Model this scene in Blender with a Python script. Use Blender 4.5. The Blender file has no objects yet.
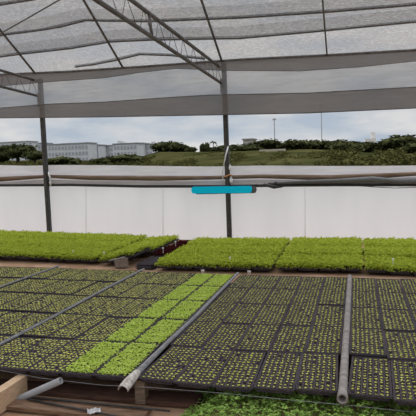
import bpy, bmesh, math, random
import numpy as np
from mathutils import Vector, Matrix, noise

random.seed(7); rng = np.random.default_rng(7)
scene = bpy.context.scene
COL = scene.collection

# ------------------------------------------------------------------ camera
F = 537.11
CAM = Vector((0.1038, -3.2988, 1.654))
yaw, pitch, roll = -0.273, 0.0845, -0.0361
fw = Vector((math.sin(yaw)*math.cos(pitch), math.cos(yaw)*math.cos(pitch), -math.sin(pitch)))
r0 = Vector((math.cos(yaw), -math.sin(yaw), 0)); u0 = r0.cross(fw)
rt = r0*math.cos(roll) + u0*math.sin(roll)
up = -r0*math.sin(roll) + u0*math.cos(roll)
cd = bpy.data.cameras.new('camera'); cam = bpy.data.objects.new('camera', cd); COL.objects.link(cam)
cd.sensor_width = 36; cd.lens = F*36/416; cd.clip_end = 3000; cd.clip_start = 0.05
cam.matrix_world = Matrix(((rt.x, up.x, -fw.x, CAM.x), (rt.y, up.y, -fw.y, CAM.y), (rt.z, up.z, -fw.z, CAM.z), (0, 0, 0, 1)))
scene.camera = cam

def ray(x, y): return fw + rt*((x-208)/F) - up*((y-208)/F)
def at(x, y, Y): d = ray(x, y); return CAM + d*((Y-CAM.y)/d.y)
def atz(x, y, Z): d = ray(x, y); return CAM + d*((Z-CAM.z)/d.z)
def proj(p):
    d = Vector(p)-CAM; z = d.dot(fw)
    return 208+F*d.dot(rt)/z, 208-F*d.dot(up)/z, z
def inframe(p, m=4):
    x, y, z = proj(p); return z > 0 and -m < x < 416+m and -m < y < 416+m

# ------------------------------------------------------------------ materials
def new_mat(name):
    m = bpy.data.materials.new(name); m.use_nodes = True
    nt = m.node_tree; nt.nodes.clear()
    out = nt.nodes.new('ShaderNodeOutputMaterial')
    return m, nt, out
def N(nt, t, **kw):
    n = nt.nodes.new(t)
    for k, v in kw.items(): setattr(n, k, v)
    return n
def rgba(c): return (c[0], c[1], c[2], 1)
def col_noise(nt, c1, c2, scale=20, detail=4, coord='Object', lo=.35, hi=.65, stretch=None):
    tc = N(nt, 'ShaderNodeTexCoord'); src = tc.outputs[coord]
    if stretch:
        mp = N(nt, 'ShaderNodeMapping'); mp.inputs['Scale'].default_value = stretch
        nt.links.new(src, mp.inputs['Vector']); src = mp.outputs[0]
    nz = N(nt, 'ShaderNodeTexNoise'); nz.inputs['Scale'].default_value = scale; nz.inputs['Detail'].default_value = detail
    nt.links.new(src, nz.inputs['Vector'])
    r = N(nt, 'ShaderNodeValToRGB'); r.color_ramp.elements[0].position = lo; r.color_ramp.elements[1].position = hi
    r.color_ramp.elements[0].color = rgba(c1); r.color_ramp.elements[1].color = rgba(c2)
    nt.links.new(nz.outputs['Fac'], r.inputs['Fac'])
    return r.outputs['Color'], nz.outputs['Fac']
def solid(name, c1, c2=None, rough=.7, metal=0, scale=20, bump=0, stretch=None, spec=.4, detail=4):
    m, nt, out = new_mat(name)
    b = N(nt, 'ShaderNodeBsdfPrincipled'); b.inputs['Roughness'].default_value = rough; b.inputs['Metallic'].default_value = metal
    b.inputs['Specular IOR Level'].default_value = spec
    c, f = col_noise(nt, c1, c2 or c1, scale, detail, stretch=stretch)
    nt.links.new(c, b.inputs['Base Color'])
    if bump:
        bp = N(nt, 'ShaderNodeBump'); bp.inputs['Strength'].default_value = bump; bp.inputs['Distance'].default_value = .02
        nt.links.new(f, bp.inputs['Height']); nt.links.new(bp.outputs[0], b.inputs['Normal'])
    nt.links.new(b.outputs[0], out.inputs['Surface'])
    return m
def leafy(name, cols, trans=.35):
    m, nt, out = new_mat(name)
    g = N(nt, 'ShaderNodeNewGeometry')
    r = N(nt, 'ShaderNodeValToRGB')
    els = r.color_ramp.elements
    while len(els) < len(cols): els.new(.5)
    for i, c in enumerate(cols):
        els[i].position = i/max(1, len(cols)-1); els[i].color = rgba(c)
    nt.links.new(g.outputs['Random Per Island'], r.inputs['Fac'])
    d = N(nt, 'ShaderNodeBsdfDiffuse'); t = N(nt, 'ShaderNodeBsdfTranslucent'); mx = N(nt, 'ShaderNodeMixShader')
    mx.inputs[0].default_value = trans
    nt.links.new(r.outputs[0], d.inputs[0]); nt.links.new(r.outputs[0], t.inputs[0])
    nt.links.new(d.outputs[0], mx.inputs[1]); nt.links.new(t.outputs[0], mx.inputs[2])
    nt.links.new(mx.outputs[0], out.inputs['Surface'])
    return m
def netting(name, c, open_, scale=14, var=.12, trans=.5, stretch=(1, 1, 1)):
    """woven net: part open, part thread that scatters light both ways"""
    m, nt, out = new_mat(name)
    d = N(nt, 'ShaderNodeBsdfDiffuse'); d.inputs[0].default_value = rgba(c)
    t = N(nt, 'ShaderNodeBsdfTranslucent'); t.inputs[0].default_value = rgba(c)
    th = N(nt, 'ShaderNodeMixShader'); th.inputs[0].default_value = trans
    nt.links.new(d.outputs[0], th.inputs[1]); nt.links.new(t.outputs[0], th.inputs[2])
    tr = N(nt, 'ShaderNodeBsdfTransparent')
    tc = N(nt, 'ShaderNodeTexCoord'); mp = N(nt, 'ShaderNodeMapping'); mp.inputs['Scale'].default_value = stretch
    nz = N(nt, 'ShaderNodeTexNoise'); nz.inputs['Scale'].default_value = scale; nz.inputs['Detail'].default_value = 8; nz.inputs['Roughness'].default_value = .7
    nt.links.new(tc.outputs['Object'], mp.inputs[0]); nt.links.new(mp.outputs[0], nz.inputs['Vector'])
    mr = N(nt, 'ShaderNodeMapRange'); mr.inputs[1].default_value = .36; mr.inputs[2].default_value = .64
    mr.inputs[3].default_value = 1-open_-var; mr.inputs[4].default_value = 1-open_+var
    nt.links.new(nz.outputs['Fac'], mr.inputs[0])
    mx = N(nt, 'ShaderNodeMixShader')
    nt.links.new(mr.outputs[0], mx.inputs[0]); nt.links.new(tr.outputs[0], mx.inputs[1]); nt.links.new(th.outputs[0], mx.inputs[2])
    nt.links.new(mx.outputs[0], out.inputs['Surface'])
    return m
def film(name, c1, c2, trans=.6, scale=3, stretch=(1, 1, 1)):
    m, nt, out = new_mat(name)
    c, f = col_noise(nt, c1, c2, scale, 5, stretch=stretch)
    d = N(nt, 'ShaderNodeBsdfDiffuse'); t = N(nt, 'ShaderNodeBsdfTranslucent'); mx = N(nt, 'ShaderNodeMixShader'); mx.inputs[0].default_value = trans
    nt.links.new(c, d.inputs[0]); nt.links.new(c, t.inputs[0])
    nt.links.new(d.outputs[0], mx.inputs[1]); nt.links.new(t.outputs[0], mx.inputs[2])
    nt.links.new(mx.outputs[0], out.inputs['Surface'])
    return m

M = {}
M['plastic'] = solid('tray_plastic', (.040, .033, .036), (.088, .075, .084), rough=.75, scale=60, spec=.10)
M['soil'] = solid('potting_soil', (.008, .005, .004), (.024, .016, .012), rough=.95, scale=150, spec=.0)
M['young'] = leafy('young_leaf', [(.44, .47, .09), (.64, .63, .16), (.78, .74, .27), (.57, .60, .14)], .3)
M['lettuce'] = leafy('lettuce_leaf', [(.46, .60, .10), (.58, .71, .15), (.67, .77, .21), (.52, .66, .12)], .4)
M['tall'] = leafy('tall_leaf', [(.34, .42, .045), (.46, .53, .068), (.56, .61, .10), (.41, .49, .056)], .4)
M['maroon'] = leafy('red_leaf', [(.035, .008, .010), (.065, .013, .016), (.09, .022, .022)], .3)
M['weed'] = leafy('weed_leaf', [(.14, .26, .05), (.28, .44, .10), (.40, .57, .16), (.21, .36, .07)], .35)
M['pipe'] = solid('grey_pipe', (.21, .185, .172), (.30, .27, .255), rough=.75, scale=18)
M['steel'] = solid('worn_steel', (.15, .148, .155), (.25, .245, .255), rough=.55, metal=.2, scale=25)
M['scuffed'] = solid('scuffed_steel', (.30, .26, .22), (.62, .58, .54), rough=.6, metal=.1, scale=40)
M['loose'] = solid('pale_grey_pipe', (.27, .27, .28), (.34, .34, .345), rough=.55, scale=9)
M['post'] = solid('post_steel', (.05, .044, .04), (.095, .085, .076), rough=.6, metal=.3, scale=12)
M['truss'] = solid('truss_steel', (.09, .08, .075), (.16, .145, .14), rough=.65, metal=.2, scale=12)
M['timber'] = solid('new_timber', (.46, .31, .19), (.60, .42, .27), rough=.8, scale=14, stretch=(8, 1, 8), bump=.2)
M['oldwood'] = solid('weathered_wood', (.13, .09, .06), (.24, .17, .115), rough=.9, scale=12, stretch=(1, 8, 8), bump=.4)
M['redwood'] = solid('reddish_board', (.05, .022, .014), (.11, .052, .033), rough=.85, scale=10, stretch=(1, 9, 9), bump=.3)
M['tanwood'] = solid('tan_board', (.12, .068, .04), (.24, .145, .09), rough=.85, scale=10, stretch=(1, 9, 9), bump=.3)
M['blockwood'] = solid('greyed_block', (.17, .13, .105), (.24, .19, .155), rough=.9, scale=16)
M['soilground'] = solid('bare_earth', (.33, .20, .125), (.48, .31, .21), rough=1, scale=3.5, detail=8, bump=.3, spec=.05)
M['hill'] = solid('hill_grass', (.022, .025, .009), (.060, .056, .022), rough=1, scale=.12, detail=8, stretch=(1, .5, 3), spec=0)
M['wire'] = solid('galvanised_wire', (.16, .165, .175), (.22, .225, .235), rough=.45, metal=.5)
M['black'] = solid('black_hose', (.018, .017, .017), (.04, .037, .037), rough=.5, scale=30)
M['cyan'] = solid('cyan_paint', (.008, .66, .98), (.009, .67, .99), rough=1, spec=.0)
M['darkgrey'] = solid('dark_grey_plastic', (.09, .09, .09), (.12, .12, .12), rough=.6)
M['white'] = solid('white_plastic', (.72, .72, .72), (.8, .8, .8), rough=.5)
M['orange'] = solid('orange_tape', (.55, .22, .06), (.6, .28, .1), rough=.6)
M['foil'] = solid('crumpled_sheet', (.45, .45, .46), (.62, .62, .62), rough=.5)
M['roofnet'] = netting('roof_shade_net', (.305, .283, .275), .37, 15, .22, .4, (1.0, 3.5, 3.5))
M['purlnet'] = netting('purlin_net', (.05, .046, .043), .42, 8, .1, .1, (.5, 4, 4))
M['overnet'] = netting('darkening_net', (.34, .325, .32), .66, 12, .22, .4, (1.0, 4, 4))
M['curtnet'] = netting('curtain_net', (.27, .262, .262), .31, 6, .06, .45, (.4, 1, 3))
M['foldnet'] = netting('folded_net', (.215, .185, .168), .22, 5, .05, .35, (.3, 1, 12))
M['film'] = film('white_film', (.735, .745, .765), (.795, .80, .82), .55, 1.5, (1, 1, .25))
M['roll'] = film('rolled_film', (.64, .625, .65), (.74, .72, .75), .38, 4, (.5, 1, 4))
M['dirtyfilm'] = film('dirty_film', (.58, .545, .54), (.68, .65, .65), .3, 4, (.4, 1, 4))
M['sleeve'] = solid('brown_sleeve', (.13, .083, .053), (.21, .15, .105), rough=.9, scale=6, stretch=(.5, 4, 4))
M['tree'] = leafy('tree_leaf', [(.022, .026, .010), (.05, .055, .022), (.075, .08, .035)], .2)
M['bush'] = leafy('bush_leaf', [(.035, .036, .012), (.065, .064, .022), (.10, .095, .035)], .2)
M['bark'] = solid('bark', (.05, .04, .03), (.09, .075, .06), rough=1)
M['hazywall'] = solid('hazy_render', (.47, .475, .485), (.53, .535, .545), rough=.9, scale=.2)  # distance haze is put into this wall colour as paleness
M['wallpale'] = solid('white_render', (.60, .56, .53), (.66, .62, .58), rough=.9, scale=.2)
M['beige'] = solid('beige_render', (.36, .31, .25), (.42, .36, .29), rough=.9, scale=.2)
M['pane'] = solid('dark_window', (.28, .29, .31), (.33, .34, .36), rough=.4)
M['rooftile'] = solid('grey_roof', (.22, .22, .225), (.27, .27, .275), rough=.9)
M['mast'] = solid('mast_steel', (.33, .32, .31), (.38, .37, .36), rough=.6)

# ------------------------------------------------------------------ object helpers
def link(o, parent=None):
    COL.objects.link(o)
    if parent is not None: o.parent = parent
    return o
def mesh_obj(name, mesh, mat=None, parent=None):
    if mat is not None and not mesh.materials: mesh.materials.append(mat)
    return link(bpy.data.objects.new(name, mesh), parent)
def mesh_from(name, V, Fc, mat=None, smooth=False):
    me = bpy.data.meshes.new(name); me.from_pydata([tuple(v) for v in V], [], Fc); me.update()
    if mat is not None: me.materials.append(mat)
    if smooth: me.shade_smooth()
    return me
def bm_obj(name, bm, mat, parent=None, smooth=False):
    bmesh.ops.recalc_face_normals(bm, faces=bm.faces)
    me = bpy.data.meshes.new(name); bm.to_mesh(me); bm.free()
    if smooth: me.shade_smooth()
    me.materials.append(mat)
    return link(bpy.data.objects.new(name, me), parent)
def tag(o, label, cat, group=None, kind=None):
    o['label'] = label; o['category'] = cat
    if group: o['group'] = group
    if kind: o['kind'] = kind
    return o
def thing(name, loc, label, cat, group=None, rot=(0, 0, 0)):
    o = bpy.data.objects.new(name, None); o.empty_display_size = .05; o.location = loc; o.rotation_euler = rot
    return tag(link(o), label, cat, group)
def struct(o): o['kind'] = 'structure'; return o

def add_box(bm, c, s, rot=None, bevel=0):
    r = bmesh.ops.create_cube(bm, size=1); vs = r['verts']
    bmesh.ops.scale(bm, verts=vs, vec=s)
    if bevel:
        es = list({e for v in vs for e in v.link_edges})
        rb = bmesh.ops.bevel(bm, geom=es, offset=bevel, segments=2, affect='EDGES', profile=.6)
        vs = list({v for f in rb['faces'] for v in f.verts} | {v for v in vs if v.is_valid})
    if rot is not None: bmesh.ops.rotate(bm, verts=vs, cent=(0, 0, 0), matrix=rot)
    bmesh.ops.translate(bm, verts=vs, vec=c)
    return vs
def add_tube(bm, pts, r, n=8, caps=True, hollow=0):
    pts = [Vector(p) for p in pts]
    rs = r if isinstance(r, (list, tuple)) else [r]*len(pts)
    rings = []
    for i, p in enumerate(pts):
        d = (pts[min(i+1, len(pts)-1)]-pts[max(i-1, 0)]).normalized()
        a = d.cross(Vector((0, 0, 1)))
        if a.length < .05: a = d.cross(Vector((0, 1, 0)))
        a.normalize(); b = d.cross(a)
        rings.append([bm.verts.new(p + (a*math.cos(t)+b*math.sin(t))*rs[i]) for t in [2*math.pi*k/n for k in range(n)]])
    for A, B in zip(rings, rings[1:]):
        for k in range(n): bm.faces.new((A[k], A[(k+1) % n], B[(k+1) % n], B[k]))
    if caps:
        bm.faces.new(rings[0]); bm.faces.new(rings[-1])
def tube(name, pts, r, mat, parent=None, n=8):
    bm = bmesh.new(); add_tube(bm, pts, r, n); return bm_obj(name, bm, mat, parent, True)
def lathe(bm, prof, n=12, loc=(0, 0, 0)):
    rings = [[bm.verts.new((loc[0]+r*math.cos(2*math.pi*k/n), loc[1]+r*math.sin(2*math.pi*k/n), loc[2]+z)) for k in range(n)] for r, z in prof]
    for A, B in zip(rings, rings[1:]):
        for k in range(n): bm.faces.new((A[k], A[(k+1) % n], B[(k+1) % n], B[k]))
    bm.faces.new(rings[0]); bm.faces.new(rings[-1])

# leaf: folded oval of four faces
def leaves(V, Fc, base, direction, tilt, length, width, curl=.0):
    """one leaf at base, heading DIRECTION (azimuth), rising at TILT"""
    ca, sa, ct, st = math.cos(direction), math.sin(direction), math.cos(tilt), math.sin(tilt)
    ax = Vector((ca*ct, sa*ct, st)); sd = Vector((-sa, ca, 0)); nn = ax.cross(sd)*-1
    b = Vector(base); i = len(V)
    mid = b + ax*length*.5
    tip = b + ax*length + Vector((0, 0, -curl*length))
    V += [b, mid+sd*width*.5+nn*width*-.12, mid+nn*width*.10, mid-sd*width*.5+nn*width*-.12, tip]
    Fc += [(i, i+2, i+1), (i, i+3, i+2), (i+1, i+2, i+4), (i+2, i+3, i+4)]

# ------------------------------------------------------------------ seed trays
W, LEN, H = .265, .660, .038
NX, NY = 7, 14
RIM = .010
px_, py_ = (W-2*RIM)/NX, (LEN-2*RIM)/NY
def tray_shell_mesh(name):
    V, Fc = [], []
    def quad(a, b, c, d):
        i = len(V); V.extend([a, b, c, d]); Fc.append((i, i+1, i+2, i+3))
    hx, hy = W/2, 0
    g = .0042; dep = .016; tp = .004
    for i in range(NX):
        for j in range(NY):
            x0 = -W/2+RIM+i*px_; x1 = x0+px_; y0 = RIM+j*py_; y1 = y0+py_
            o = [(x0, y0, 0), (x1, y0, 0), (x1, y1, 0), (x0, y1, 0)]
            n = [(x0+g, y0+g, 0), (x1-g, y0+g, 0), (x1-g, y1-g, 0), (x0+g, y1-g, 0)]
            d = [(x0+g+tp, y0+g+tp, -dep), (x1-g-tp, y0+g+tp, -dep), (x1-g-tp, y1-g-tp, -dep), (x0+g+tp, y1-g-tp, -dep)]
            for k in range(4):
                k2 = (k+1) % 4
                quad(o[k], o[k2], n[k2], n[k]); quad(n[k], n[k2], d[k2], d[k])
    # rolled rim and tapering skirt
    def ringp(e, z): return [(-W/2-e, -e, z), (W/2+e, -e, z), (W/2+e, LEN+e, z), (-W/2-e, LEN+e, z)]
    inner = [(-W/2+RIM, RIM, 0), (W/2-RIM, RIM, 0), (W/2-RIM, LEN-RIM, 0), (-W/2+RIM, LEN-RIM, 0)]
    rings = [inner, ringp(-.007, .004), ringp(-.002, .004), ringp(0, .001), ringp(0, -.010), ringp(-.018, -.011), ringp(-.021, -H)]
    for A, B in zip(rings, rings[1:]):
        for k in range(4): quad(B[k], B[(k+1) % 4], A[(k+1) % 4], A[k])
    quad(*[rings[-1][k] for k in (3, 2, 1, 0)])
    me = mesh_from(name, V, Fc, M['plastic'])
    bm = bmesh.new(); bm.from_mesh(me); bmesh.ops.remove_doubles(bm, verts=bm.verts, dist=1e-5); bm.to_mesh(me); bm.free()
    return me
def soil_mesh(name):
    V, Fc = [], []
    for i in range(NX):
        for j in range(NY):
            x0 = -W/2+RIM+i*px_+.004; x1 = x0+px_-.008; y0 = RIM+j*py_+.004; y1 = y0+py_-.008
            z = -.009-.003*random.random(); k = len(V)
            V += [(x0, y0, z), (x1, y0, z), (x1, y1, z), (x0, y1, z), ((x0+x1)/2, (y0+y1)/2, z+.004)]
            Fc += [(k, k+1, k+4), (k+1, k+2, k+4), (k+2, k+3, k+4), (k+3, k, k+4)]
    return mesh_from(name, V, Fc, M['soil'])
SHELL = tray_shell_mesh('seed_tray_shell'); SOIL = soil_mesh('seed_tray_substrate')
SMALL_CELLS = [(-W/2+RIM+(i+.5)*px_, RIM+(j+.5)*py_) for i in range(NX) for j in range(NY)]

def young_geo(V, Fc, x, y, z, s=1.0):
    a = random.random()*6.28
    n = random.choice((3, 4, 4, 5))
    for k in range(n):
        leaves(V, Fc, (x, y, z), a+k*6.28/n+random.uniform(-.35, .35), random.uniform(.15, .7), random.uniform(.0105, .0155)*s, random.uniform(.0085, .0125)*s, .1)
YOUNG = []
for k in range(12):
    V, Fc = [], []; young_geo(V, Fc, 0, 0, 0, 1.05); YOUNG.append(mesh_from('seedling', V, Fc, M['young']))
def canopy(name, h0, h1, length, width, per, mat, spill=.0, skip=.0):
    V, Fc = [], []
    for (x, y) in SMALL_CELLS:
        if random.random() < skip: continue
        a = random.random()*6.28
        hh = random.uniform(h0, h1)
        for k in range(per):
            lv = random.random()
            ex = 1+spill*(1.6 if abs(x) > W*.36 or y < .05 or y > LEN-.05 else 1)
            bx, by = x+random.uniform(-1, 1)*px_*.5*ex, y+random.uniform(-1, 1)*py_*.5*ex
            if not spill: bx *= .93; by = LEN/2+(by-LEN/2)*.972
            z = -.004 + hh*(.15+.6*lv if spill else lv*.75)
            leaves(V, Fc, (bx, by, z), a+k*2.4+random.uniform(-.5, .5), (random.uniform(.2, 1.05)+.25*lv if spill else random.uniform(.05, .7)), length*random.uniform(.75, 1.25), width*random.uniform(.8, 1.2), .18)
    if spill:
        for k in range(70):
            leaves(V, Fc, (random.uniform(-W/2, W/2), random.uniform(-.002, .014), random.uniform(.004, .055)), -math.pi/2+random.uniform(-.9, .9), random.uniform(-.3, .6), length*random.uniform(.6, 1), width*random.uniform(.7, 1), .2)
    return mesh_from(name, V, Fc, mat)
GREEN = [canopy('green_seedlings', .010, .022, .022, .0175, 15, M['lettuce'], skip=.004) for k in range(4)]
TALL = [canopy('tall_seedlings', .062, .098, .046, .027, 13, M['tall'], spill=.35) for k in range(5)]
RED = [canopy('red_seedlings', .05, .075, .04, .024, 10, M['maroon'], spill=.3) for k in range(2)]

def make_tray(loc, rot, label, group, canopy_mesh=None, cname='seedling_canopy', scale=None):
    t = thing('seed_tray', loc, label, 'seed tray', group, rot)
    if scale: t.scale = scale
    mesh_obj('tray_shell', SHELL, parent=t); mesh_obj('substrate', SOIL, parent=t)
    if canopy_mesh is not None:
        c = mesh_obj(cname, canopy_mesh, parent=t); c['kind'] = 'stuff'
    return t

G, WF = .055, .2676
def interp(x, tab):
    if x <= tab[0][0]: return tab[0][1]
    for (a, b), (c, d) in zip(tab, tab[1:]):
        if x <= c: return b+(d-b)*(x-a)/(c-a)
    return tab[-1][1]
FY = [(-2.46, 0), (-1.94, -.015), (-1.64, -.01), (-1.37, .015), (-1.09, -.018), (-.816, -.03), (-.55, 0), (-.29, .012), (-.02, .045), (.043, .03), (.30, -.012), (.45, -.036)]
BY = [(-5.15, 3.63), (-4.29, 3.615), (-2.81, 3.50), (-2.05, 3.41), (-1.39, 3.36), (.02, 3.35), (.75, 3.30)]
ROW = ['front row', 'second row', 'third row', 'fourth row', 'back row']
ORD = ['first', 'second', 'third', 'fourth', 'fifth', 'sixth', 'seventh', 'eighth', 'ninth', 'tenth', 'eleventh', 'twelfth', 'thirteenth', 'fourteenth', 'fifteenth']
ZT = .20
V_all, F_all = [], []           # the young seedlings past the nearest three hundred
singles = []
for blk in range(5):            # 0: right of the round pipe ... 4: beyond the farther thin rail
    for c in range(5):
        if blk == 0: x0 = G/2 + c*WF
        else: x0 = -(blk-1)*(5*WF+G) - G/2 - (c+1)*WF - (.010 if blk == 2 else 0)
        xc = x0 + WF/2
        for r in range(5):
            f, b = interp(xc, FY), interp(xc, BY)
            pitch_y = (b-f)/5
            y0 = f + r*pitch_y + random.uniform(-.006, .006)*(r > 0)
            z = ZT + random.uniform(-.004, .004)
            if not any(inframe((xc+sx*W/2, y0+sy*LEN, z), 26) for sx in (-1, 0, 1) for sy in (0, .5, 1)): continue
            rx, rz = random.uniform(-.004, .004), random.uniform(-.008, .008)
            if r == 0:
                slope = (interp(x0+WF, FY)-interp(x0, FY))/WF; rz = max(-.03, min(.03, slope*.3))
            if blk == 0 and r == 1: z += .022; rx = -.022; y0 -= .01
            if blk == 0 and c == 1 and r == 2: z += .016; rx = -.018
            if blk == 1 and c == 0 and r == 3: z += .018; rx = -.02
            green = blk == 2 and c < 2
            base = 'bright green seedling tray' if green else 'young seedling tray'
            if blk == 0: lab = f'{base}, {ROW[r]}, {ORD[c]} column past the round pipe, away from green trays'
            elif blk == 1: lab = f'{base}, {ROW[r]}, {ORD[c]} column from the round pipe toward the gutter rail'
            elif blk == 2 and green: lab = f'{base}, {ROW[r]}, ' + ('column touching the gutter rail' if c == 0 else 'second column from the gutter rail')
            elif blk == 2: lab = f'{base}, {ROW[r]}, {ORD[c]} column from gutter rail, past the green trays'
            elif blk == 3: lab = f'{base}, {ROW[r]}, {ORD[c]} column from the nearer thin rail toward the farther'
            else: lab = f'{base}, {ROW[r]}, {ORD[c]} column beyond the farther thin rail'
            t = make_tray((xc, y0, z), (rx, 0, rz), lab, 'bright green seedling trays' if green else 'trays of young seedlings', random.choice(GREEN) if green else None)
            if green: continue
            mw = Matrix.Translation((xc, y0, z)) @ Matrix.Rotation(rz, 4, 'Z') @ Matrix.Rotation(rx, 4, 'X')
            near = (blk == 1 and r == 0 and c < 2) or (blk == 0 and r == 0 and c == 0)
            for (cx, cy) in SMALL_CELLS:
                if random.random() < .03: continue
                p = mw @ Vector((cx+random.uniform(-.003, .003), cy+random.uniform(-.006, .006), -.004))
                if near: singles.append((p, blk, c))
                elif inframe(p, 60): young_geo(V_all, F_all, p.x, p.y, p.z, random.uniform(.85, 1.2)*(1.36 if blk >= 2 else 1.06))
rest = mesh_obj('young_seedlings', mesh_from('young_seedlings', V_all, F_all, M['young']))
tag(rest, 'small yellow-green seedlings filling the cells of the trays behind the nearest ones', 'seedlings', kind='stuff')
for p, blk, c in singles:
    o = mesh_obj('seedling', random.choice(YOUNG)); o.location = p; o.rotation_euler = (0, 0, random.random()*6.28)
    s = random.uniform(.8, 1.1); o.scale = (s, s, s)
    where = {(1, 0): 'touching the round pipe on the gutter rail side', (1, 1): 'second from the pipe toward the gutter rail', (0, 0): 'just past the round pipe'}[(blk, c)]
    tag(o, f'tiny seedling in front row tray {where}', 'seedling', f'seedlings in the front tray {where}')

# ---- far bed with tall lettuce seedlings
def far_tray(x, y, z, lab, group, mesh, cname, s=(1.08, 1.08, 1.0), rx=0, ry=0):
    ok = any(inframe((x+dx, y+dy, z+.06), 26) for dx in (-.15, 0, .15) for dy in (0, .35, .7))
    if ok: make_tray((x, y, z), (rx, ry, random.uniform(-.006, .006)), lab, group, mesh, cname, s)
WFAR = .2875
TG = 'trays of tall green seedlings on the back bed'
RF = ['front row', 'middle row', 'back row']
def zc(x): return .185 + max(0, -3.2-x)*.030
for r in range(3):
    yC = 3.92 + r*.72
    for c in range(6):
        far_tray(-2.74+.144+c*(WFAR-.006), yC, .178+.018*r+random.uniform(0, .006), f'tall green seedling tray, {RF[r]} of back bed, {ORD[c]} column from the dark red seedlings', TG, random.choice(TALL), 'seedling_canopy')
    for c in range(4):
        far_tray(-.985+.144+c*(WFAR-.004), yC+.03, .182+.018*r+random.uniform(0, .006), f'tall green seedling tray, {RF[r]} of back bed, {ORD[c]} column between the two slits', TG, random.choice(TALL), 'seedling_canopy')
    for c in range(3):
        far_tray(.194+.144+c*WFAR, yC-.02*c, .182+.018*r-.012*c*(r == 0), f'tall green seedling tray, {RF[r]} of back bed, {ORD[c]} column past the second slit', TG, random.choice(TALL), 'seedling_canopy')
    yA = 4.15 + r*.70
    for c in range(14):
        x = -3.80-.144-c*WFAR
        far_tray(x, yA, zc(x)+.014*r+random.uniform(0, .006), f'tall green seedling tray, {RF[r]} of back bed, {ORD[c]} column beyond the leaning wooden block', TG, random.choice(TALL), 'seedling_canopy')
    for c in range(2):
        x = -3.73+.144+c*WFAR
        far_tray(x, 4.12+r*.70, .215+.05*c*(r == 0)+.02*c, f'tall green seedling tray, {RF[r]}, ' + ('column beside the leaning wooden block' if c == 0 else 'column beside the dark red seedlings'), TG, random.choice(TALL), 'seedling_canopy', ry=-.14 if r == 0 else -.03)
for r in range(3):
    far_tray(-2.95, 4.00+r*.70, .185, f'dark red seedling tray, {RF[r]} of the narrow strip between green beds', 'trays of dark red seedlings', RED[r % 2] if r else None, 'seedling_canopy', (1.0, .98, 1))
for k in range(2):
    t = make_tray((-2.95+.012*k, 3.97+.012*k, .185-.030*(k+1)), (0, 0, .02*k), ('empty black tray, upper one stacked under the dark red seedling strip', 'empty black tray, lowest one stacked under the dark red seedling strip')[k], 'stacked empty trays')

# ------------------------------------------------------------------ rails
# round pipe with sleeves and an open front end
rp = thing('pipe_rail', (0, -.085, .195), 'thick round grey pipe rail with joint rings and an open front end', 'pipe')
bm = bmesh.new()
L_ = 3.46
ys = [0, .015, .03]+[L_*k/12 for k in range(1, 13)]
n = 16
def ringv(y, r): return [bm.verts.new((r*math.cos(2*math.pi*k/n), y, r*math.sin(2*math.pi*k/n)+.012)) for k in range(n)]
prof = [(.12, .022), (0, .023), (0, .034), (.05, .032), (.07, .028)]+[(y, .0272) for y in ys[3:]]
R = [ringv(y, r) for y, r in prof]
for A, B in zip(R, R[1:]):
    for k in range(n): bm.faces.new((A[k], A[(k+1) % n], B[(k+1) % n], B[k]))
bm.faces.new(R[-1])
rp_tube = bm_obj('tube', bm, M['pipe'], rp, True)
for k in range(11):
    y = .32+k*.30
    bm = bmesh.new(); add_tube(bm, [(0, y-.006, .012), (0, y+.006, .012)], .0280, 16); bm_obj('joint_ring', bm, M['darkgrey'], rp_tube)
# half-round gutter rail with a flared scuffed end
def gutter(path, rad, mat, name, parent, flare=None):
    bm = bmesh.new(); n = 9; outer, inner = [], []
    for i, p in enumerate(path):
        p = Vector(p); d = (Vector(path[min(i+1, len(path)-1)])-Vector(path[max(i-1, 0)])).normalized()
        s = d.cross(Vector((0, 0, 1))).normalized(); u = s.cross(d)
        r = rad[i] if isinstance(rad, list) else rad
        for lst, rr in ((outer, r), (inner, r-.004)):
            lst.append([bm.verts.new(p + s*math.cos(t)*rr + u*math.sin(t)*rr*.9) for t in [math.pi*(-.08+1.16*k/(n-1)) for k in range(n)]])
    for i in range(len(path)-1):
        for k in range(n-1):
            bm.faces.new((outer[i][k], outer[i][k+1], outer[i+1][k+1], outer[i+1][k]))
            bm.faces.new((inner[i][k+1], inner[i][k], inner[i+1][k], inner[i+1][k+1]))
        bm.faces.new((outer[i][0], outer[i+1][0], inner[i+1][0], inner[i][0])); bm.faces.new((outer[i+1][-1], outer[i][-1], inner[i][-1], inner[i+1][-1]))
    for i in (0, -1):
        for k in range(n-1): bm.faces.new((outer[i][k], outer[i][k+1], inner[i][k+1], inner[i][k]))
    return bm_obj(name, bm, mat, parent, False)
xr = -(5*WF+G)
gr = thing('gutter_rail', (xr, -.1, .19), 'half-round grey steel gutter rail with a bent scuffed front end beside the green trays', 'rail')
gutter([(0, .14, .018), (0, .8, .022), (.012, 1.5, .022), (0, 2.4, .02), (-.01, 3.50, .022)], [.026, .019, .018, .018, .018], M['steel'], 'channel', gr)
gutter([(-.012, -.055, -.012), (-.006, .02, .006), (0, .10, .018), (0, .16, .022)], [.038, .038, .033, .028], M['scuffed'], 'bent_end', gr)
bm = bmesh.new(); add_box(bm, (-.026, 1.8, .004), (.012, 3.4, .03)); bm_obj('dark_edge', bm, M['black'], gr)  # black strip standing in for the shadow gap between rail and green trays
for k, (x, lab) in enumerate([(xr*2, 'thin grey rail nearer the green trays, running back between young seedling trays'), (xr*3, 'short-looking thin grey rail farthest from the round pipe')]):
    o = thing('thin_rail', (x, -.03, .19), lab, 'rail', 'thin grey rails')
    yb = interp(x, BY)+.10
    gutter([(0, 0, .016), (.02, 1.2, .020), (.0, 2.4, .018), (.01, yb, .018)], .015, M['steel'], 'channel', o)
    bm = bmesh.new(); add_box(bm, (-.021, yb/2, .004), (.012, yb, .035)); bm_obj('dark_edge', bm, M['black'], o)

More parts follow.
